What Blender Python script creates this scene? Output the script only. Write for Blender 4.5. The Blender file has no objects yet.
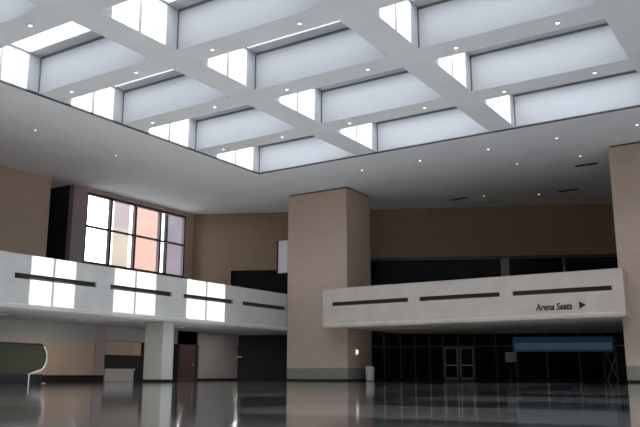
import bpy, bmesh, math, random
from mathutils import Vector, Matrix
random.seed(4)
S = bpy.context.scene
COL = S.collection

# ------------------------------------------------------------------ camera
cam = bpy.data.cameras.new('camera')
cam.sensor_width = 36.0
cam.lens = 755.0 / 640.0 * 36.0
cam.clip_end = 500
cam_o = bpy.data.objects.new('camera', cam)
COL.objects.link(cam_o)
cam_o.location = (0, 0, 0.37)
cam_o.rotation_euler = (math.radians(90 + 12.07), 0, math.radians(32.9))
S.camera = cam_o

# ------------------------------------------------------------------ sky, sun, exposure
world = bpy.data.worlds.new('world')
S.world = world
world.use_nodes = True
wn = world.node_tree.nodes
bg = wn['Background']
bg.inputs['Color'].default_value = (0.86, 0.92, 1.0, 1)
bg.inputs['Strength'].default_value = 5.8

sun = bpy.data.lights.new('sun', 'SUN')
sun.energy = 13.5
sun.angle = math.radians(0.6)
sun.color = (1.0, 0.97, 0.92)
sun_o = bpy.data.objects.new('sun', sun)
COL.objects.link(sun_o)
sun_o.location = (30, 20, 50)
sun_o.rotation_euler = Vector((-1.0, 0.0, -1.24)).to_track_quat('-Z', 'Y').to_euler()

S.view_settings.view_transform = 'Standard'
S.view_settings.look = 'None'
S.view_settings.gamma = 1.0
S.view_settings.use_curve_mapping = False
S.view_settings.exposure = 0.0
S.cycles.use_denoising = True
S.cycles.max_bounces = 12
S.cycles.diffuse_bounces = 8
S.cycles.transparent_max_bounces = 16
S.cycles.sample_clamp_indirect = 8.0

# ------------------------------------------------------------------ materials
def mat(name, col, rough=0.7, metal=0.0, var=0.0, scale=3.0, spec=0.4, bump=0.0):
    m = bpy.data.materials.new(name)
    m.use_nodes = True
    nt = m.node_tree
    b = nt.nodes['Principled BSDF']
    b.inputs['Base Color'].default_value = (*col, 1)
    b.inputs['Roughness'].default_value = rough
    b.inputs['Metallic'].default_value = metal
    b.inputs['Specular IOR Level'].default_value = spec
    if var > 0 or bump > 0:
        tc = nt.nodes.new('ShaderNodeTexCoord')
        no = nt.nodes.new('ShaderNodeTexNoise')
        no.inputs['Scale'].default_value = scale
        no.inputs['Detail'].default_value = 5
        nt.links.new(tc.outputs['Object'], no.inputs['Vector'])
        if var > 0:
            r = nt.nodes.new('ShaderNodeValToRGB')
            r.color_ramp.elements[0].position = 0.3
            r.color_ramp.elements[1].position = 0.7
            r.color_ramp.elements[0].color = (*[c * (1 - var) for c in col], 1)
            r.color_ramp.elements[1].color = (*[min(1, c * (1 + var)) for c in col], 1)
            nt.links.new(no.outputs['Fac'], r.inputs['Fac'])
            nt.links.new(r.outputs['Color'], b.inputs['Base Color'])
        if bump > 0:
            bp = nt.nodes.new('ShaderNodeBump')
            bp.inputs['Strength'].default_value = bump
            bp.inputs['Distance'].default_value = 0.02
            nt.links.new(no.outputs['Fac'], bp.inputs['Height'])
            nt.links.new(bp.outputs['Normal'], b.inputs['Normal'])
    return m

def brick_mat(name, c1, c2, mortar, scale=1.0):
    m = mat(name, c1, 0.85, spec=0.2)
    nt = m.node_tree
    b = nt.nodes['Principled BSDF']
    tc = nt.nodes.new('ShaderNodeTexCoord')
    geo = nt.nodes.new('ShaderNodeNewGeometry')
    sep = nt.nodes.new('ShaderNodeSeparateXYZ')
    add = nt.nodes.new('ShaderNodeMath'); add.operation = 'ADD'
    com = nt.nodes.new('ShaderNodeCombineXYZ')
    br = nt.nodes.new('ShaderNodeTexBrick')
    br.inputs['Color1'].default_value = (*c1, 1)
    br.inputs['Color2'].default_value = (*c2, 1)
    br.inputs['Mortar'].default_value = (*mortar, 1)
    br.inputs['Scale'].default_value = scale
    br.inputs['Brick Width'].default_value = 0.40
    br.inputs['Row Height'].default_value = 0.13
    br.inputs['Mortar Size'].default_value = 0.012
    nt.links.new(geo.outputs['Position'], sep.inputs[0])
    nt.links.new(sep.outputs['X'], add.inputs[0])
    nt.links.new(sep.outputs['Y'], add.inputs[1])
    nt.links.new(add.outputs[0], com.inputs['X'])
    nt.links.new(sep.outputs['Z'], com.inputs['Y'])
    nt.links.new(com.outputs[0], br.inputs['Vector'])
    nt.links.new(br.outputs['Color'], b.inputs['Base Color'])
    bp = nt.nodes.new('ShaderNodeBump')
    bp.inputs['Strength'].default_value = 0.25
    bp.inputs['Distance'].default_value = 0.01
    bp.invert = True
    nt.links.new(br.outputs['Fac'], bp.inputs['Height'])
    nt.links.new(bp.outputs['Normal'], b.inputs['Normal'])
    return m

def emis(name, col, strength):
    m = mat(name, col)
    b = m.node_tree.nodes['Principled BSDF']
    b.inputs['Emission Color'].default_value = (*col, 1)
    b.inputs['Emission Strength'].default_value = strength
    return m

def glass_mat(name, tint, refl=0.08):
    m = bpy.data.materials.new(name)
    m.use_nodes = True
    nt = m.node_tree
    nt.nodes.clear()
    out = nt.nodes.new('ShaderNodeOutputMaterial')
    mix = nt.nodes.new('ShaderNodeMixShader')
    tr = nt.nodes.new('ShaderNodeBsdfTransparent')
    gl = nt.nodes.new('ShaderNodeBsdfGlossy')
    tr.inputs['Color'].default_value = (*tint, 1)
    gl.inputs['Roughness'].default_value = 0.02
    mix.inputs['Fac'].default_value = refl
    nt.links.new(tr.outputs[0], mix.inputs[1])
    nt.links.new(gl.outputs[0], mix.inputs[2])
    nt.links.new(mix.outputs[0], out.inputs['Surface'])
    return m

def floor_mat():
    m = mat('polished terrazzo', (0.17, 0.17, 0.17), 0.12, spec=1.0)
    nt = m.node_tree
    b = nt.nodes['Principled BSDF']
    b.inputs['Coat Weight'].default_value = 1.0
    b.inputs['Coat IOR'].default_value = 2.5
    b.inputs['Coat Roughness'].default_value = 0.07
    tc = nt.nodes.new('ShaderNodeTexCoord')
    br = nt.nodes.new('ShaderNodeTexBrick')
    br.offset = 0.0
    br.inputs['Color1'].default_value = (0.16, 0.165, 0.18, 1)
    br.inputs['Color2'].default_value = (0.175, 0.18, 0.193, 1)
    br.inputs['Mortar'].default_value = (0.12, 0.12, 0.12, 1)
    br.inputs['Scale'].default_value = 1.0
    br.inputs['Brick Width'].default_value = 1.25
    br.inputs['Row Height'].default_value = 1.25
    br.inputs['Mortar Size'].default_value = 0.012
    no = nt.nodes.new('ShaderNodeTexNoise')
    no.inputs['Scale'].default_value = 0.35
    no.inputs['Detail'].default_value = 4
    mr = nt.nodes.new('ShaderNodeMapRange')
    mr.inputs['To Min'].default_value = 0.05
    mr.inputs['To Max'].default_value = 0.12
    nt.links.new(tc.outputs['Object'], br.inputs['Vector'])
    nt.links.new(tc.outputs['Object'], no.inputs['Vector'])
    nt.links.new(br.outputs['Color'], b.inputs['Base Color'])
    nt.links.new(no.outputs['Fac'], mr.inputs['Value'])
    nt.links.new(mr.outputs['Result'], b.inputs['Roughness'])
    return m

M = {
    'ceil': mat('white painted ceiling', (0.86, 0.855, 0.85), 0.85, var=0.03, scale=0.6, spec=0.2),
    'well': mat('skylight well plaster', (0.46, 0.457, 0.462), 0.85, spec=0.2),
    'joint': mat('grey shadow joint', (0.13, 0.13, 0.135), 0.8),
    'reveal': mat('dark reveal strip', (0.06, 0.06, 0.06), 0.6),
    'concrete': mat('pale precast concrete', (0.52, 0.505, 0.485), 0.8, var=0.06, scale=1.2, spec=0.25, bump=0.1),
    'concrete_warmlit': mat('warm-lit precast concrete', (0.61, 0.535, 0.47), 0.8, var=0.06, scale=1.2, spec=0.25, bump=0.1),  # same concrete, warm light reflected off the wall put into its colour
    'column': mat('grey column concrete', (0.53, 0.53, 0.49), 0.75, var=0.06, scale=1.5, spec=0.25),
    'carpet': mat('dark carpet', (0.035, 0.032, 0.032), 0.95, var=0.2, scale=30),
    'carpet2': mat('grey carpet', (0.09, 0.085, 0.083), 0.95, var=0.2, scale=30),
    'slot': mat('dark bronze slot', (0.035, 0.03, 0.027), 0.6),
    'brick': brick_mat('tan brown brick', (0.60, 0.465, 0.37), (0.56, 0.43, 0.34), (0.57, 0.45, 0.365)),
    'brick2': brick_mat('dark brown brick', (0.40, 0.285, 0.19), (0.36, 0.255, 0.17), (0.38, 0.28, 0.195)),
    'granite': mat('dark base granite', (0.27, 0.25, 0.20), 0.5, var=0.1, scale=20),
    'black': mat('black baseboard', (0.012, 0.012, 0.012), 0.5),
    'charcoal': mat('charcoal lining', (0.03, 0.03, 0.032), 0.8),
    'darkglass': mat('dark tinted glass', (0.008, 0.009, 0.01), 0.2, spec=0.12),
    'frame': mat('dark bronze frame', (0.10, 0.095, 0.09), 0.4, metal=0.5),
    'greyframe': mat('grey metal post', (0.30, 0.30, 0.30), 0.45, metal=0.3),
    'winframe': mat('dark window frame', (0.09, 0.065, 0.07), 0.5),
    'pane': glass_mat('clear window glass', (0.96, 0.97, 0.97), 0.05),
    'skypane': glass_mat('skylight glass', (0.95, 0.97, 0.98), 0.05),
    'floor': floor_mat(),
    'tan': mat('tan wall panel', (0.50, 0.39, 0.315), 0.6, var=0.05, scale=2),
    'greywall': mat('grey wall', (0.40, 0.40, 0.40), 0.7, var=0.04, scale=1),
    'mauve': mat('mauve grey wall', (0.40, 0.33, 0.34), 0.7),
    'maroon': mat('dark maroon door', (0.10, 0.05, 0.055), 0.5),
    'white': mat('white paint', (0.78, 0.77, 0.78), 0.5),
    'lightgrey': mat('light grey plastic', (0.68, 0.68, 0.68), 0.5),
    'steel': mat('brushed steel', (0.75, 0.75, 0.74), 0.28, metal=1.0),
    'edge_highlight': mat('pale edge highlight', (0.85, 0.84, 0.80), 0.35, metal=0.3),  # pale colour standing in for the highlight on the metal edges
    'rubber': mat('black rubber', (0.015, 0.015, 0.015), 0.5),
    'olive': mat('dark olive tinted panel', (0.055, 0.058, 0.036), 0.5, spec=0.15),
    'blue': emis('blue sign face', (0.09, 0.20, 0.32), 0.05),
    'bluelight': emis('pale blue lit strip', (0.24, 0.38, 0.50), 0.08),
    'lamp': emis('downlight lens', (1.0, 0.95, 0.86), 2.0),
    'sconce': emis('wall light lens', (1.0, 0.85, 0.7), 1.5),
    'letter': mat('black lettering', (0.02, 0.018, 0.018), 0.5),
    'peach': brick_mat('peach brick', (0.20, 0.115, 0.092), (0.185, 0.105, 0.085), (0.20, 0.14, 0.115), 0.6),
    'greybld': mat('mauve stone', (0.115, 0.088, 0.095), 0.8, var=0.08, scale=0.4),
    'tanbld': mat('tan stone', (0.14, 0.115, 0.09), 0.8, var=0.08, scale=0.4),
    'dimbld': mat('dim mauve stone', (0.055, 0.045, 0.055), 0.8, var=0.15, scale=0.5),
    'ground': mat('asphalt', (0.25, 0.25, 0.25), 0.9, var=0.1),
}

# ------------------------------------------------------------------ helpers
class MB:
    def __init__(self): self.bm = bmesh.new()
    def box(self, x0, x1, y0, y1, z0, z1, mtx=None):
        vs = [self.bm.verts.new((x, y, z)) for x in (x0, x1) for y in (y0, y1) for z in (z0, z1)]
        for f in ((0, 1, 3, 2), (4, 6, 7, 5), (0, 4, 5, 1), (2, 3, 7, 6), (0, 2, 6, 4), (1, 5, 7, 3)):
            self.bm.faces.new([vs[i] for i in f])
        if mtx is not None:
            for v in vs: v.co = mtx @ v.co
        return self
    def prism(self, pts, z0, z1):
        lo = [self.bm.verts.new((x, y, z0)) for x, y in pts]
        hi = [self.bm.verts.new((x, y, z1)) for x, y in pts]
        self.bm.faces.new(lo[::-1]); self.bm.faces.new(hi)
        n = len(pts)
        for i in range(n):
            j = (i + 1) % n
            self.bm.faces.new((lo[i], lo[j], hi[j], hi[i]))
        return self
    def sweep(self, prof, axis, a0, a1):
        """extrude a closed profile of (offset, z) along 'y' or 'x'; offset goes along the other axis"""
        def P(o, z, a): return (o, a, z) if axis == 'y' else (a, o, z)
        A = [self.bm.verts.new(P(o, z, a0)) for o, z in prof]
        B = [self.bm.verts.new(P(o, z, a1)) for o, z in prof]
        self.bm.faces.new(A); self.bm.faces.new(B[::-1])
        n = len(prof)
        for i in range(n):
            j = (i + 1) % n
            self.bm.faces.new((A[i], B[i], B[j], A[j]))
        return self
    def cyl(self, c, r0, r1, h, n=20):
        lo = [self.bm.verts.new((c[0] + r0 * math.cos(2 * math.pi * i / n), c[1] + r0 * math.sin(2 * math.pi * i / n), c[2])) for i in range(n)]
        hi = [self.bm.verts.new((c[0] + r1 * math.cos(2 * math.pi * i / n), c[1] + r1 * math.sin(2 * math.pi * i / n), c[2] + h)) for i in range(n)]
        self.bm.faces.new(lo[::-1]); self.bm.faces.new(hi)
        for i in range(n):
            j = (i + 1) % n
            self.bm.faces.new((lo[i], lo[j], hi[j], hi[i]))
        return self
    def tube(self, pts, r, n=10):
        rings = []
        for i, p in enumerate(pts):
            p = Vector(p)
            a = Vector(pts[max(0, i - 1)]); b = Vector(pts[min(len(pts) - 1, i + 1)])
            d = (b - a).normalized()
            u = d.cross(Vector((0, 0, 1)))
            if u.length < 1e-3: u = d.cross(Vector((1, 0, 0)))
            u.normalize(); v = d.cross(u)
            rings.append([self.bm.verts.new(p + r * (math.cos(2 * math.pi * k / n) * u + math.sin(2 * math.pi * k / n) * v)) for k in range(n)])
        for a, b in zip(rings, rings[1:]):
            for k in range(n):
                j = (k + 1) % n
                self.bm.faces.new((a[k], a[j], b[j], b[k]))
        self.bm.faces.new(rings[0][::-1]); self.bm.faces.new(rings[-1])
        return self
    def build(self, name, m, parent=None, bevel=0.0, smooth=False):
        bmesh.ops.recalc_face_normals(self.bm, faces=self.bm.faces)
        me = bpy.data.meshes.new(name)
        self.bm.to_mesh(me); self.bm.free()
        me.materials.append(m)
        o = bpy.data.objects.new(name, me)
        COL.objects.link(o)
        if parent is not None:
            o.parent = parent
            root = parent
            off = Vector((0, 0, 0))
            while root is not None:
                off += Vector(root.location); root = root.parent
            for v in me.vertices: v.co -= off
        if bevel > 0:
            md = o.modifiers.new('bevel', 'BEVEL'); md.width = bevel; md.segments = 2; md.limit_method = 'ANGLE'
        if smooth:
            for p in me.polygons: p.use_smooth = True
        return o

def tag(o, label=None, cat=None, group=None, kind=None):
    if label: o['label'] = label
    if cat: o['category'] = cat
    if group: o['group'] = group
    if kind: o['kind'] = kind
    return o

def thing(name, loc, label, cat, group=None, kind=None):
    o = bpy.data.objects.new(name, None)
    COL.objects.link(o); o.location = loc
    o.empty_display_size = 0.2
    return tag(o, label, cat, group, kind)

def struct(o):
    o['kind'] = 'structure'
    return o

ORD = ['nearest', 'second', 'third', 'fourth', 'fifth', 'sixth', 'seventh', 'eighth', 'ninth', 'tenth']

# ------------------------------------------------------------------ main dimensions
ZC, ZT = 11.97, 13.65                     # ceiling underside, top of the skylight wells
XL = -37.5                                # left wall
SX0, SX1, SY0, SY1 = -26.3, 10.35, 0.5, 34.05
COLS = [(-26.3, -19.72), (-18.4, -12.15), (-10.9, -4.65), (-3.4, 2.85), (4.1, 10.35)]
ROWS = [(29.75, 34.05), (24.65, 28.55), (19.95, 23.45), (15.15, 18.8), (10.3, 13.95), (5.5, 9.1), (0.5, 4.3)]
P0 = Vector((-37.5, 40.8)); P1 = Vector((14.0, 65.5))
DD = (P1 - P0).normalized(); DN = Vector((DD.y, -DD.x))   # along the rear wall, and its normal towards the hall
ANG = math.atan2(DD.y, DD.x)
DM = Matrix.Translation((P0.x, P0.y, 0)) @ Matrix.Rotation(ANG, 4, 'Z')    # local x along wall, local -y to the hall
def dlen(x): return (x - P0.x) / DD.x
def dy(x): return P0.y + (x - P0.x) * DD.y / DD.x

# ------------------------------------------------------------------ the setting
struct(MB().prism([(-44, -20), (14, -20), (14, 65.5), (14, 74), (-44, 47)], -0.3, 0).build('floor', M['floor']))
struct(MB().box(-140, 60, -60, 140, -0.9, -0.5).build('ground', M['ground']))

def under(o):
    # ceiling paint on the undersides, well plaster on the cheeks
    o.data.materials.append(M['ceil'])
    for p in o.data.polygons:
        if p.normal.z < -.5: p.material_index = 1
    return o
c = MB()
c.prism([(XL - .4, -20), (SX0, -20), (SX0, 46.17 + 8), (XL - .4, 46.17 + 8)], ZC, ZT - .05)
c.box(XL - 3.6, XL - .4, 28.0, 30.1, ZC, ZT - .05)
c.box(SX1, 14, -20, 66, ZC, ZT - .05)
c.box(SX0, SX1, -20, SY0, ZC, ZT - .05)
c.box(SX0, SX1, SY1, 72, ZC, ZT - .05)
co = c.build('ceiling', M['well'])
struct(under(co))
for (a, b) in zip(COLS, COLS[1:]):
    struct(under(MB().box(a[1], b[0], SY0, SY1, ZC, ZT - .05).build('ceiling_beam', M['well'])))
for (a, b) in zip(ROWS, ROWS[1:]):
    m = MB()
    for x0, x1 in COLS: m.box(x0, x1, b[1], a[0], ZC, ZT - .05)
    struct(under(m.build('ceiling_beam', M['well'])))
# dark reveal around the skylight opening
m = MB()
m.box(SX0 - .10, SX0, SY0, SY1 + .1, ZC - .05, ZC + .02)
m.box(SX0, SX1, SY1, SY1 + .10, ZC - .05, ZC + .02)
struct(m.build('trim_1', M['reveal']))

# left wall: brick, tall opening, window bay
m = MB()
m.box(XL - .4, XL, -20, 28.2, 0, ZC)
m.box(XL - .4, XL, 40.0, 40.8, 0, ZC)
m.box(XL - .4, XL, 28.2, 30.95, 0, 3.4)
m.box(XL - .4, XL, 30.95, 40.0, 0, 7.2)
m.box(XL - .4, XL, 30.95, 40.0, 11.70, ZC)
struct(m.build('wall_left', M['brick']))
struct(MB().box(XL - .4, XL, 29.9, 30.95, 3.4, ZC).build('wall_left_pier', M['mauve']))
m = MB()
m.box(XL - 3.6, XL - 3.4, 28.0, 30.1, 3.4, ZC)
m.box(XL - 3.4, XL - .4, 28.0, 28.2, 3.4, ZC)
m.box(XL - 3.4, XL - .4, 29.9, 30.1, 3.4, ZC)
m.box(XL - 3.4, XL - .4, 28.2, 29.9, 3.2, 3.4)
struct(m.build('wall_recess', M['charcoal']))

# window bay
win = thing('window_1', (XL, 35.5, 7.2), 'large gridded window of eight panes high on left wall', 'window', kind='structure')
m = MB()
m.box(XL - .28, XL - .04, 30.95, 40.0, 7.2, 7.32).box(XL - .28, XL - .04, 30.95, 40.0, 11.56, 11.70)
m.box(XL - .28, XL - .04, 30.95, 31.08, 7.32, 11.56).box(XL - .28, XL - .04, 39.87, 40.0, 7.32, 11.56)
m.build('window_frame', M['winframe'], win)
WY = [31.08, 33.02, 35.15, 37.5, 39.87]
for y in WY[1:-1]:
    MB().box(XL - .27, XL - .03, y - .09, y + .09, 7.32, 11.56).build('mullion', M['winframe'], win)
MB().box(XL - .25, XL - .05, 31.08, 39.87, 9.48, 9.60).build('transom', M['winframe'], win)
for i in range(4):
    y0, y1 = WY[i] + (.09 if i else 0), WY[i + 1] - (.09 if i < 3 else 0)
    for z0, z1 in ((7.32, 9.48), (9.60, 11.56)):
        MB().box(XL - .18, XL - .16, y0, y1, z0, z1).build('pane', M['pane'], win)
MB().box(XL - .1, XL + .18, 30.9, 40.05, 7.08, 7.2).build('window_sill', M['winframe'], win)

# rear wall: set at an angle, brick above, dark openings below
m = MB()
m.box(0, dlen(-34.9), 0, .4, 3.4, ZC, DM)
m.box(dlen(-34.9), dlen(-26.0), 0, .4, 7.75, ZC, DM)
m.box(dlen(-26.0), dlen(14), 0, .4, 8.45, ZC, DM)
struct(m.build('wall_back', M['brick2']))
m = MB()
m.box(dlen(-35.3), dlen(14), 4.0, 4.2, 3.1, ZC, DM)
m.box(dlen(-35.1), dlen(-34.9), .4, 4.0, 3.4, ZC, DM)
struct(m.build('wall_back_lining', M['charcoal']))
# upper concourse glazing under the brick
win2 = thing('window_2', (-16, dy(-16), 3.5), 'dark upper concourse glazing under the rear brick wall', 'window', kind='structure')
MB().box(dlen(-34.9), dlen(-26.0), .15, .18, 3.4, 7.75, DM).build('pane', M['darkglass'], win2)
MB().box(dlen(-26.0), dlen(-17.65), .15, .18, 3.4, 8.30, DM).build('pane', M['darkglass'], win2)
MB().box(dlen(-17.2), dlen(-13.9), .15, .18, 3.4, 8.30, DM).build('pane', M['darkglass'], win2)
MB().box(dlen(-13.75), dlen(13), .15, .18, 3.4, 8.30, DM).build('pane', M['darkglass'], win2)
MB().box(dlen(-26.0), dlen(13), -.04, .3, 8.25, 8.45, DM).build('window_head', M['frame'], win2)
MB().box(dlen(-17.65), dlen(-17.15), -.05, .35, 3.4, 8.25, DM).build('post', M['greyframe'], win2)
MB().box(dlen(-13.9), dlen(-13.75), .0, .3, 3.4, 8.25, DM).build('post', M['frame'], win2)
# right and front walls of the hall, behind and beside the camera
struct(MB().box(14, 14.4, -20, 72, 0, ZC).build('wall_right', M['brick']))
struct(MB().box(-44, 14.4, -20.4, -20, 0, ZC).build('wall_front', M['brick']))

# ------------------------------------------------------------------ skylights
cname = ['leftmost', 'second', 'third', 'fourth', 'fifth']
rname = ['far', 'second-from-far', 'third-from-far', 'fourth-from-far', 'fifth-from-far', 'sixth-from-far', 'near']
for ri, (y0, y1) in enumerate(ROWS):
    for ci, (x0, x1) in enumerate(COLS):
        pos = 'leftmost' if ci == 0 else cname[ci] + ' from left'
        s = thing('skylight', ((x0 + x1) / 2, (y0 + y1) / 2, ZT - .05),
                  'white ceiling skylight with glass strip, %s in the %s row' % (pos, rname[ri]),
                  'skylight', 'skylights in the ceiling grid')
        yc, w = (y0 + y1) / 2 - .02, (y1 - y0) / 2 - .57
        m = MB()
        m.box(x0 - .06, x1 + .06, y0 - .06, yc - w, ZT - .05, ZT + .04).box(x0 - .06, x1 + .06, yc + w, y1 + .06, ZT - .05, ZT + .04)
        m.box(x0 - .06, x0 + .08, yc - w, yc + w, ZT - .05, ZT + .04).box(x1 - .08, x1 + .06, yc - w, yc + w, ZT - .05, ZT + .04)
        m.build('curb', M['well'], s)
        MB().box(x0 + .08, x1 - .08, yc - w, yc + w, ZT - .01, ZT + .01).build('glass_pane', M['skypane'], s)
        for off, hw in ((0, .07), (-w * .5, .02), (w * .5, .02)):
            MB().box(x0 + .08, x1 - .08, yc + off - hw, yc + off + hw, ZT - .05, ZT - .015).build('glazing_bar', M['white'], s)
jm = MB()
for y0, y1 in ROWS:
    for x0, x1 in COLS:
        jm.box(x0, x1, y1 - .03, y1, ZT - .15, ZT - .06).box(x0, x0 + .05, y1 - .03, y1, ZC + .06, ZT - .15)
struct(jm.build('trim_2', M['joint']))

# ------------------------------------------------------------------ balconies
ZB, ZP = 3.12, 5.40
def parapet_left():
    b = thing('balcony', (-28.15, 20, ZB), 'long pale concrete balcony along the left wall below the window', 'balcony')
    xf, xi = -28.15, -28.45
    slots = [(-1.1, 3.2), (4.1, 8.3), (9.25, 13.5), (14.45, 18.8), (19.7, 24.1), (24.95, 29.15), (30.05, 34.2), (35.1, 39.5)]
    m = MB()
    m.sweep([(xf + .10, ZB + .02), (xf + .10, ZB + .16), (xf, ZB + .24), (xf, 4.40), (xi, 4.40), (xi, ZB + .02)], 'y', -6, 39.55)
    m.sweep([(xf, ZB + .02), (xf, 4.40), (xi, 4.40), (xi, ZB + .02)], 'y', 39.55, 44)
    m.sweep([(xf, 4.64), (xf, ZP), (xi, ZP), (xi, 4.64)], 'y', -6, 44)
    prev = -6
    for a, e in slots + [(44, 44)]:
        m.box(xi, xf, prev, a, 4.40, 4.64); prev = e
    m.build('parapet', M['concrete'], b)
    for a, e in slots:
        MB().box(xi + .02, xf - .12, a, e, 4.40, 4.64).build('slot', M['slot'], b)
    MB().box(xi - .03, xf + .01, -6, 44, ZP, ZP + .05).build('coping', M['concrete'], b)
    MB().prism([(XL + .02, -6), (xi, -6), (xi, 43.9), (-31.0, 43.8), (XL + .02, 40.7)], ZB, ZB + .28).build('slab', M['concrete'], b)
    MB().box(XL + .1, xi - .1, -5.9, 40.5, ZB + .28, ZB + .30).build('carpet', M['carpet2'], b)
    return b
parapet_left()

def parapet_rear():
    b = thing('balcony', (-16, 38.5, ZB), 'pale concrete balcony with sign lettering between the two brown pillars', 'balcony')
    yf, yi = 38.5, 38.8
    x0, x1 = -24.7, -7.45
    slots = [(-24.05, -19.0), (-18.3, -13.65), (-12.95, -8.0)]
    m = MB()
    m.sweep([(yf - .10, ZB + .02), (yf - .10, ZB + .16), (yf, ZB + .24), (yf, 4.40), (yi, 4.40), (yi, ZB + .02)], 'x', x0, x1)
    m.sweep([(yf, 4.64), (yf, ZP), (yi, ZP), (yi, 4.64)], 'x', x0, x1)
    prev = x0
    for a, e in slots + [(x1, x1)]:
        m.box(prev, a, yf, yi, 4.40, 4.64); prev = e
    m.box(x0, x0 + .3, yi, 39.58, ZB + .02, ZP)
    m.box(x1 - .3, x1, yi, 39.58, ZB + .02, ZP)
    m.build('parapet', M['concrete_warmlit'], b)
    for a, e in slots:
        MB().box(a, e, yf + .12, yi - .02, 4.40, 4.64).build('slot', M['slot'], b)
    MB().box(x0, x1, yf - .02, yi + .03, ZP, ZP + .05).build('coping', M['concrete_warmlit'], b)
    MB().prism([(x0 + .3, yi), (x1 - .3, yi), (x1 - .3, 39.58), (-7.87, 39.58), (-7.87, dy(-7.87)), (-23.63, dy(-23.63)), (-23.63, 39.58), (x0 + .3, 39.58)],
               ZB, ZB + .28).build('slab', M['concrete_warmlit'], b)
    MB().prism([(-23.5, 40), (-8, 40), (-8, dy(-8) - .3), (-23.5, dy(-23.5) - .3)], ZB + .28, ZB + .30).build('carpet', M['carpet'], b)
    return b
parapet_rear()
# concourse floor behind the rear wall line
struct(MB().box(dlen(-35), dlen(14), .01, 4.0, ZB, ZB + .28, DM).build('slab', M['charcoal']))

# lettering on the rear balcony
sg = thing('sign_lettering', (-11.77, 38.5, 3.66), 'black Arena Seats lettering with arrow on right balcony front', 'sign')
cu = bpy.data.curves.new('letters', 'FONT')
cu.body = 'Arena Seats'
cu.size = 0.47; cu.extrude = 0.012; cu.shear = 0.15; cu.offset = 0.008
cu.materials.append(M['letter'])
tmp = bpy.data.objects.new('letters_curve', cu)
COL.objects.link(tmp)
bpy.context.view_layer.update()
lm = bpy.data.meshes.new_from_object(tmp.evaluated_get(bpy.context.evaluated_depsgraph_get()))
bpy.data.objects.remove(tmp)
lt = bpy.data.objects.new('letters', lm)
COL.objects.link(lt); lt.parent = sg
lt.location = (0.0, -0.013, -0.08)
lt.rotation_euler = (math.radians(90), 0, 0)
lt.scale = (0.80, 1.0, 1.0)
m = MB()
v = [m.bm.verts.new(p) for p in ((-9.60, 38.475, 3.58), (-9.60, 38.475, 3.94), (-9.28, 38.475, 3.76), (-9.60, 38.499, 3.58), (-9.60, 38.499, 3.94), (-9.28, 38.499, 3.76))]
for f in ((0, 1, 2), (5, 4, 3), (0, 3, 4, 1), (1, 4, 5, 2), (2, 5, 3, 0)): m.bm.faces.new([v[i] for i in f])
m.build('arrow', M['letter'], sg)

# ------------------------------------------------------------------ brown pillars
def pillar(x0, x1, label):
    p = thing('pillar', ((x0 + x1) / 2, 40.75, 0), label, 'pillar', 'brown brick pillars', 'thing')
    MB().box(x0, x1, 39.6, 42.6, .78, ZC - .1).build('shaft', M['brick'], p)
    MB().box(x0, x1, 39.6, 42.6, .0, .78).build('plinth', M['granite'], p)
    MB().box(x0 - .005, x1 + .005, 39.595, 42.605, 0, .12).build('baseboard', M['black'], p)
    MB().box(x0 + .06, x1 - .06, 39.66, 42.54, ZC - .1, ZC - .005).build('reveal', M['reveal'], p)
    return p
pillar(-28.1, -23.65, 'broad full-height brown brick pillar between the two balconies')
pillar(-7.85, -3.4, 'brown brick pillar at right edge beside end of right balcony')

lw = thing('wall_light', (-23.62, 40.5, 1.7), 'small white wall light on the shaded side of centre pillar', 'light')
MB().box(-23.65, -23.53, 40.38, 40.62, 1.5, 1.95).build('backplate', M['white'], lw)
MB().cyl((-23.53, 40.5, 1.62), .08, .10, .22, 14).build('lens', M['sconce'], lw)

sb = thing('sign_box', (-28.35, 40.3, 6.9), 'narrow white vertical sign box on left side of centre pillar', 'sign')
MB().box(-29.30, -28.55, 40.18, 40.42, 6.95, 9.1).build('panel', M['white'], sb, 0.02)
MB().box(-29.42, -29.30, 40.16, 40.44, 6.93, 9.12).build('edge_frame', M['black'], sb)
MB().box(-28.55, -28.1, 40.26, 40.34, 8.6, 8.7).box(-28.55, -28.1, 40.26, 40.34, 7.3, 7.4).build('bracket', M['black'], sb)

tb = thing('waste_bin', (-22.9, 41.0, 0), 'light grey waste bin standing right of centre pillar', 'bin')
MB().cyl((-22.9, 41, .04), .25, .28, .72, 24).build('body', M['lightgrey'], tb, smooth=False)
MB().cyl((-22.9, 41, 0), .26, .26, .04, 24).build('base_ring', M['black'], tb)
MB().cyl((-22.9, 41, .76), .29, .20, .12, 24).build('lid', M['white'], tb)

# ------------------------------------------------------------------ left undercroft
XU = -34.0
m = MB()
m.box(XU - .3, XU, -6, 29.3, 2.08, ZB - .01)
m.box(XU - .3, XU, 30.0, 42.4, 2.3, ZB - .01)
struct(m.build('wall_undercroft_bulkhead', M['greywall']))
m = MB()
m.box(XU - .3, XU - .05, -6, 29.3, 0, 2.08)
struct(m.build('wall_undercroft', M['tan']))
struct(MB().box(XU - .3, XU + .02, 29.3, 30.0, 0, ZB - .01).build('wall_undercroft_pier', M['mauve']))
m = MB()
m.box(XU - .05, XU + .01, -6, 29.3, 0, .36)
m.box(XU, XU + .05, 29.3, 30.0, 0, .36)
m.box(XU, XU + .04, 37.9, 42.5, 0, .14)
struct(m.build('baseboard_left', M['black']))
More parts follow.
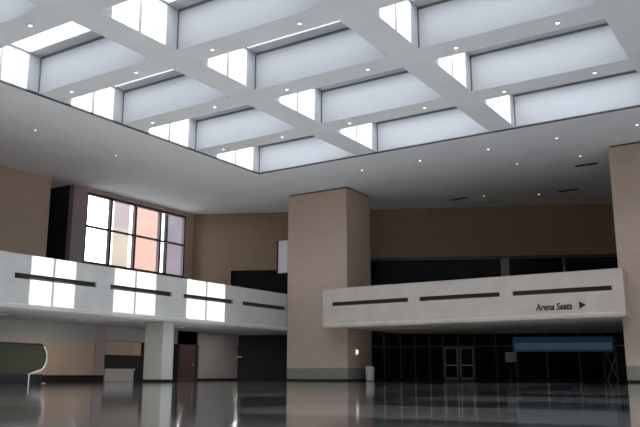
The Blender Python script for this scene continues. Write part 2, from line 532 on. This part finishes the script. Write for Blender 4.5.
# grey rolling shutter
d2 = thing('door_2', (XU, 40.2, 0), 'wide grey panelled shutter under left balcony near centre pillar', 'shutter', kind='structure')
m = MB()
m.box(XU - .2, XU - .12, 37.9, 42.4, 0, 2.3)
for i in range(11):
    z0 = .05 + i * .2
    m.box(XU - .12, XU - .04 + 0, 37.9, 42.4, z0, z0 + .185)
m.build('curtain', M['greywall'], d2)
m = MB()
m.box(XU - .2, XU + .02, 37.75, 37.9, 0, 2.3).box(XU - .2, XU + .02, 42.4, 42.55, 0, 2.3)
m.build('guide_rail', M['frame'], d2)
MB().cyl((XU + .02, 42.05, 1.55), .22, .22, .1, 20).build('round_plate', M['lightgrey'], d2)
# dark passage at both ends
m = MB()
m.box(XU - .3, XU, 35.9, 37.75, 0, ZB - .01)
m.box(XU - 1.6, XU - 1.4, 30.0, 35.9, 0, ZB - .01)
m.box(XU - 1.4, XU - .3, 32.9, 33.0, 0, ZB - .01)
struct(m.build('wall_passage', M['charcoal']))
d3 = thing('door_3', (XU, 37.0, 0), 'dark maroon door under left balcony right of grey column', 'door', kind='structure')
MB().box(XU, XU + .06, 36.0, 37.5, 0, 2.25).build('door_leaf', M['maroon'], d3)
MB().box(XU + .06, XU + .12, 37.25, 37.32, .95, 1.1).build('door_handle', M['steel'], d3)
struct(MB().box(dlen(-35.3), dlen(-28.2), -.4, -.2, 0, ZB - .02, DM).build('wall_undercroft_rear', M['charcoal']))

# information kiosk in the recess
k = thing('ticket_counter', (XU - .2, 31.0, 0), 'white counter with black band and tan back panel under left balcony', 'counter')
MB().box(XU - .5, XU + .1, 30.05, 32.2, 0.0, .66).build('counter_front', M['lightgrey'], k, .02)
MB().box(XU - .55, XU + .16, 30.02, 32.25, .66, .72).build('counter_top', M['white'], k)
MB().box(XU - .3, XU + .0, 30.05, 32.2, .72, 1.5).build('screen_band', M['rubber'], k)
MB().box(XU - .3, XU - .02, 30.05, 32.2, 1.5, 2.28).build('back_panel', M['tan'], k)
pd = thing('door_panel', (XU - .4, 32.5, 0), 'black door with brown upper panel beside white counter', 'door')
MB().box(XU - .2, XU - .1, 32.25, 32.88, 0, 1.5).build('lower_leaf', M['rubber'], pd)
MB().box(XU - .2, XU - .1, 32.25, 32.88, 1.5, 2.28).build('upper_panel', M['brick'], pd)
# grey column under the left balcony
gc = thing('column', (-29.3, 28.8, 0), 'square grey concrete column under the left balcony', 'column', kind='thing')
MB().box(-29.95, -28.6, 29.1, 29.9, .12, ZB).build('shaft', M['column'], gc, .04)
MB().box(-29.98, -28.57, 29.07, 29.93, 0, .12).build('baseboard', M['black'], gc)

# added fill lamps brightening the space under the left balcony, no fixtures known there
for y, w, lab in ((21.5, 36, 'added fill lamp under left balcony soffit, left of the grey column'), (26.0, 46, 'added fill lamp under left balcony soffit, just left of the grey column'),
               (33.5, 26, 'added fill lamp under left balcony soffit, right of the grey column'), (38.6, 46, 'added fill lamp under left balcony soffit, in front of grey shutter')):
    sl = thing('added_fill_lamp', (-31.4, y, ZB), lab, 'ceiling light', 'added fill lamps under the left balcony')
    MB().cyl((-31.4, y, ZB - .03), .2, .22, .03, 20).build('trim_ring', M['white'], sl)
    L = bpy.data.lights.new('lamp', 'AREA'); L.shape = 'DISK'; L.size = .3; L.energy = w; L.color = (1.0, .9, .8)
    lo = bpy.data.objects.new('lamp', L); COL.objects.link(lo); lo.parent = sl; lo.location = (0, 0, -.04)

# escalator landing at the left edge
ES = thing('escalator', (-29.6, 19, 0), 'dark escalator landing with bright rounded balustrade end at left edge under balcony', 'escalator')
def balustrade(x):
    # outline in (y, z), rounded at the landing end; panel > handrail, newel_edge
    arc = [(21.85 + .42 * math.cos(a), 1.12 + .58 * math.sin(a)) for a in [math.radians(t) for t in range(90, -95, -15)]]
    top = [(16.0, 1.70)] + arc
    m = MB(); m.sweep([(y, z) for y, z in top + [(21.3, .40), (16.0, .40)]], 'x', x - .02, x + .02)
    pl = m.build('balustrade', M['olive'], ES)
    MB().tube([(x, y, z) for y, z in top[:4]], .045, 10).build('handrail', M['rubber'], pl, smooth=True)
    MB().tube([(x, y, z) for y, z in top[3:] + [(21.45, .42)]], .045, 10).build('newel_edge', M['edge_highlight'], pl, smooth=True)
    MB().box(x - .12, x + .12, 15.5, 22.0, .0, .40).build('skirt', M['rubber'], ES)
    MB().box(x - .13, x + .13, 21.3, 21.36, .0, .42).build('skirt_joint', M['edge_highlight'], ES)
balustrade(-29.0); balustrade(-30.2)
MB().box(-30.08, -29.12, 15.5, 22.4, 0, .03).build('comb_plate', M['steel'], ES)
for i in range(6):
    MB().box(-30.06, -29.14, 15.1 - .4 * i, 15.5 - .4 * i, 0, .06 + .2 * i).build('step', M['frame'], ES)

# ------------------------------------------------------------------ right undercroft: dark storefront with doors
sf = thing('window_3', (-16, dy(-16), 0), 'dark glazed storefront with doors under right balcony', 'storefront', kind='structure')
z1 = ZB - .02
edges = [-27.5, -25.0, -24.0, -23.1, -22.2, -21.4, -20.45, -19.5, -18.2, -17.0, -15.2, -13.3, -11.9, -11.2, -9.6, -8.0]
for a, e in zip(edges, edges[1:]):
    MB().box(dlen(a) + .05, dlen(e) - .05, .0, .04, .12, z1, DM).build('pane', M['darkglass'], sf)
for a in edges:
    MB().box(dlen(a) - .05, dlen(a) + .05, -.06, .08, .12, z1, DM).build('mullion', M['frame'], sf)
MB().box(dlen(-27.5), dlen(-8), -.06, .08, 2.22, 2.34, DM).build('transom', M['frame'], sf)
MB().box(dlen(-27.5), dlen(-8), -.08, .1, 0, .12, DM).build('threshold', M['black'], sf)
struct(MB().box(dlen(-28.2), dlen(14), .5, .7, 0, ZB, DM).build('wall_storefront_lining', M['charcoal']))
for a, e, lab in ((-21.4, -20.45, 'left leaf of the pair of dark glass doors with grey frames under right balcony'),
                  (-20.45, -19.5, 'right leaf of the pair of dark glass doors with grey frames under right balcony')):
    d = thing('glass_door', (a, dy(a) - .1, 0), lab, 'door', 'pair of storefront doors')
    A, B = dlen(a) + .07, dlen(e) - .07
    m = MB()
    m.box(A, A + .09, -.16, -.08, .04, 2.2, DM).box(B - .09, B, -.16, -.08, .04, 2.2, DM)
    m.box(A, B, -.16, -.08, 2.1, 2.2, DM).box(A, B, -.16, -.08, .04, .22, DM)
    dfm = m.build('door_frame', M['greyframe'], d)
    MB().box(A + .09, B - .09, -.13, -.11, .22, 2.1, DM).build('door_glass', M['darkglass'], d)
    MB().box(A + .05, B - .05, -.22, -.18, .98, 1.04, DM).box(A + .1, A + .14, -.18, -.16, .98, 1.04, DM).box(B - .14, B - .1, -.18, -.16, .98, 1.04, DM).build('push_bar', M['steel'], dfm)

bs = thing('sign_band', (-14.3, dy(-14.3) - .4, 1.85), 'long dark blue horizontal sign over storefront under right balcony', 'sign')
sbd = MB().box(dlen(-17.2), dlen(-11.4), -.5, -.1, 1.88, 2.86, DM).build('sign_body', M['blue'], bs, .02)
MB().box(dlen(-17.2) + .1, dlen(-11.4) - .1, -.52, -.5, 2.02, 2.46, DM).build('light_strip', M['bluelight'], sbd)
pc = thing('poster_stand', (-17.4, dy(-17.4) - .8, 0), 'small grey notice board on post left of blue sign', 'notice board')
MB().box(dlen(-17.75), dlen(-17.1), -.85, -.8, 1.2, 1.85, DM).build('board', M['white'], pc)
MB().box(dlen(-17.45) - .03, dlen(-17.45) + .03, -.8, -.75, .03, 1.85, DM).build('post', M['frame'], pc)
MB().box(dlen(-17.45) - .22, dlen(-17.45) + .22, -1.0, -.55, 0, .03, DM).build('foot', M['frame'], pc)
rs = thing('folding_rack', (-11.5, dy(-11.5) - .8, 0), 'grey folding metal stand beneath right end of blue sign', 'stand')
for a, e in ((-11.95, -11.35), (-11.35, -11.95)):
    p0 = DM @ Vector((dlen(a), -.9, .02)); p1 = DM @ Vector((dlen(e), -.9, 1.75))
    MB().tube([p0, p1], .035, 8).build('cross_leg', M['greyframe'], rs)
p0 = DM @ Vector((dlen(-12.0), -.9, 1.75)); p1 = DM @ Vector((dlen(-11.3), -.9, 1.75))
MB().tube([p0, p1], .04, 8).build('top_rail', M['greyframe'], rs)

# ------------------------------------------------------------------ downlights
def downlight(x, y, label, group, r=.07):
    d = thing('downlight', (x, y, ZC), label, 'ceiling light', group)
    MB().cyl((x, y, ZC - .035), r * 1.45, r * 1.6, .035, 16).build('trim_ring', M['white'], d)
    MB().cyl((x, y, ZC - .05), r * .85, r, .03, 16).build('lens', M['lamp'], d)
BX = [-24.9, -21.1, -17.2, -13.35, -9.7, -6.05]
BYS = [29.15, 24.05, 19.38, 14.55]
xn = ['leftmost', 'second from left', 'third from left', 'fourth from left', 'fifth from left', 'rightmost']
yn = ['far', 'second', 'third', 'nearest']
for j, y in enumerate(BYS):
    for i, x in enumerate(BX):
        if j == 3 and i > 2: continue
        downlight(x, y, 'small round downlight under the %s cross beam, %s' % (yn[j] if j in (0, 3) else yn[j] + '-from-far', xn[i]), 'downlights under the skylight beams')
for i, x in enumerate([-20.9, -17.2, -13.25, -9.7, -5.9]):
    downlight(x, 36.75, 'recessed downlight in ceiling strip beyond the skylights, %s' % ['leftmost', 'second from left', 'third from left', 'fourth from left', 'rightmost'][i], 'downlights beyond the skylights', .065)
for x, y, lab in ((-12.9, 40.3, 'recessed downlight above right balcony, farther left of two near right pillar'),
                  (-9.5, 40.6, 'recessed downlight above right balcony, closest to right pillar'),
                  (-17.3, 46.7, 'recessed downlight near rear wall, left of the two above dark glazing'),
                  (-14.1, 48.2, 'recessed downlight near rear wall, right of the two above dark glazing'),
                  (-30.5, 21.8, 'recessed downlight in ceiling left of skylights, nearer of the two'),
                  (-30.5, 26.9, 'recessed downlight in ceiling left of skylights, farther of the two')):
    downlight(x, y, lab, 'recessed ceiling downlights', .055)
# dark air vents in the rear ceiling
for x, y, lab in ((-19.0, 46.6, 'dark slot vent in ceiling near rear wall, left one'), (-12.2, 48.2, 'dark slot vent in ceiling near rear wall, right one'),
                  (-9.7, 42.6, 'dark slot vent in ceiling above end of right balcony')):
    vt = thing('ceiling_vent', (x, y, ZC), lab, 'vent', 'ceiling slot vents')
    MB().box(x - .6, x + .6, y - .12, y + .12, ZC - .04, ZC).build('vent_frame', M['frame'], vt)
    MB().box(x - .55, x + .55, y - .04, y + .04, ZC - .05, ZC - .04).build('slat', M['black'], vt)

# ------------------------------------------------------------------ buildings across the street
def building(y0, y1, h, mt, label, mt2=None):
    """a block on the street corner: its side walls run back at the angle of the cross street"""
    b = thing('building', (-62, (y0 + y1) / 2 + 2, -.5), label, 'building')
    def plan(g): return [(-60 + g, y0 - g), (-60 + g, y1 + g), (-67 - g, y1 + 6.4 + g), (-67 - g, y0 + 6.4 - g)]
    MB().prism(plan(0), -.5, h * .6).build('lower_facade', mt2 or mt, b)
    MB().prism(plan(0), h * .6, h).build('upper_facade', mt, b)
    MB().prism(plan(.1), h, h + .4).build('parapet', mt, b)
building(53.1, 55.3, 26, M['greybld'], 'mauve grey building seen through second window column from left', M['tanbld'])
building(56.3, 59.9, 26, M['peach'], 'peach brick building seen through third window column from left')
building(61.1, 68, 26, M['dimbld'], 'dim mauve building seen through rightmost window column')
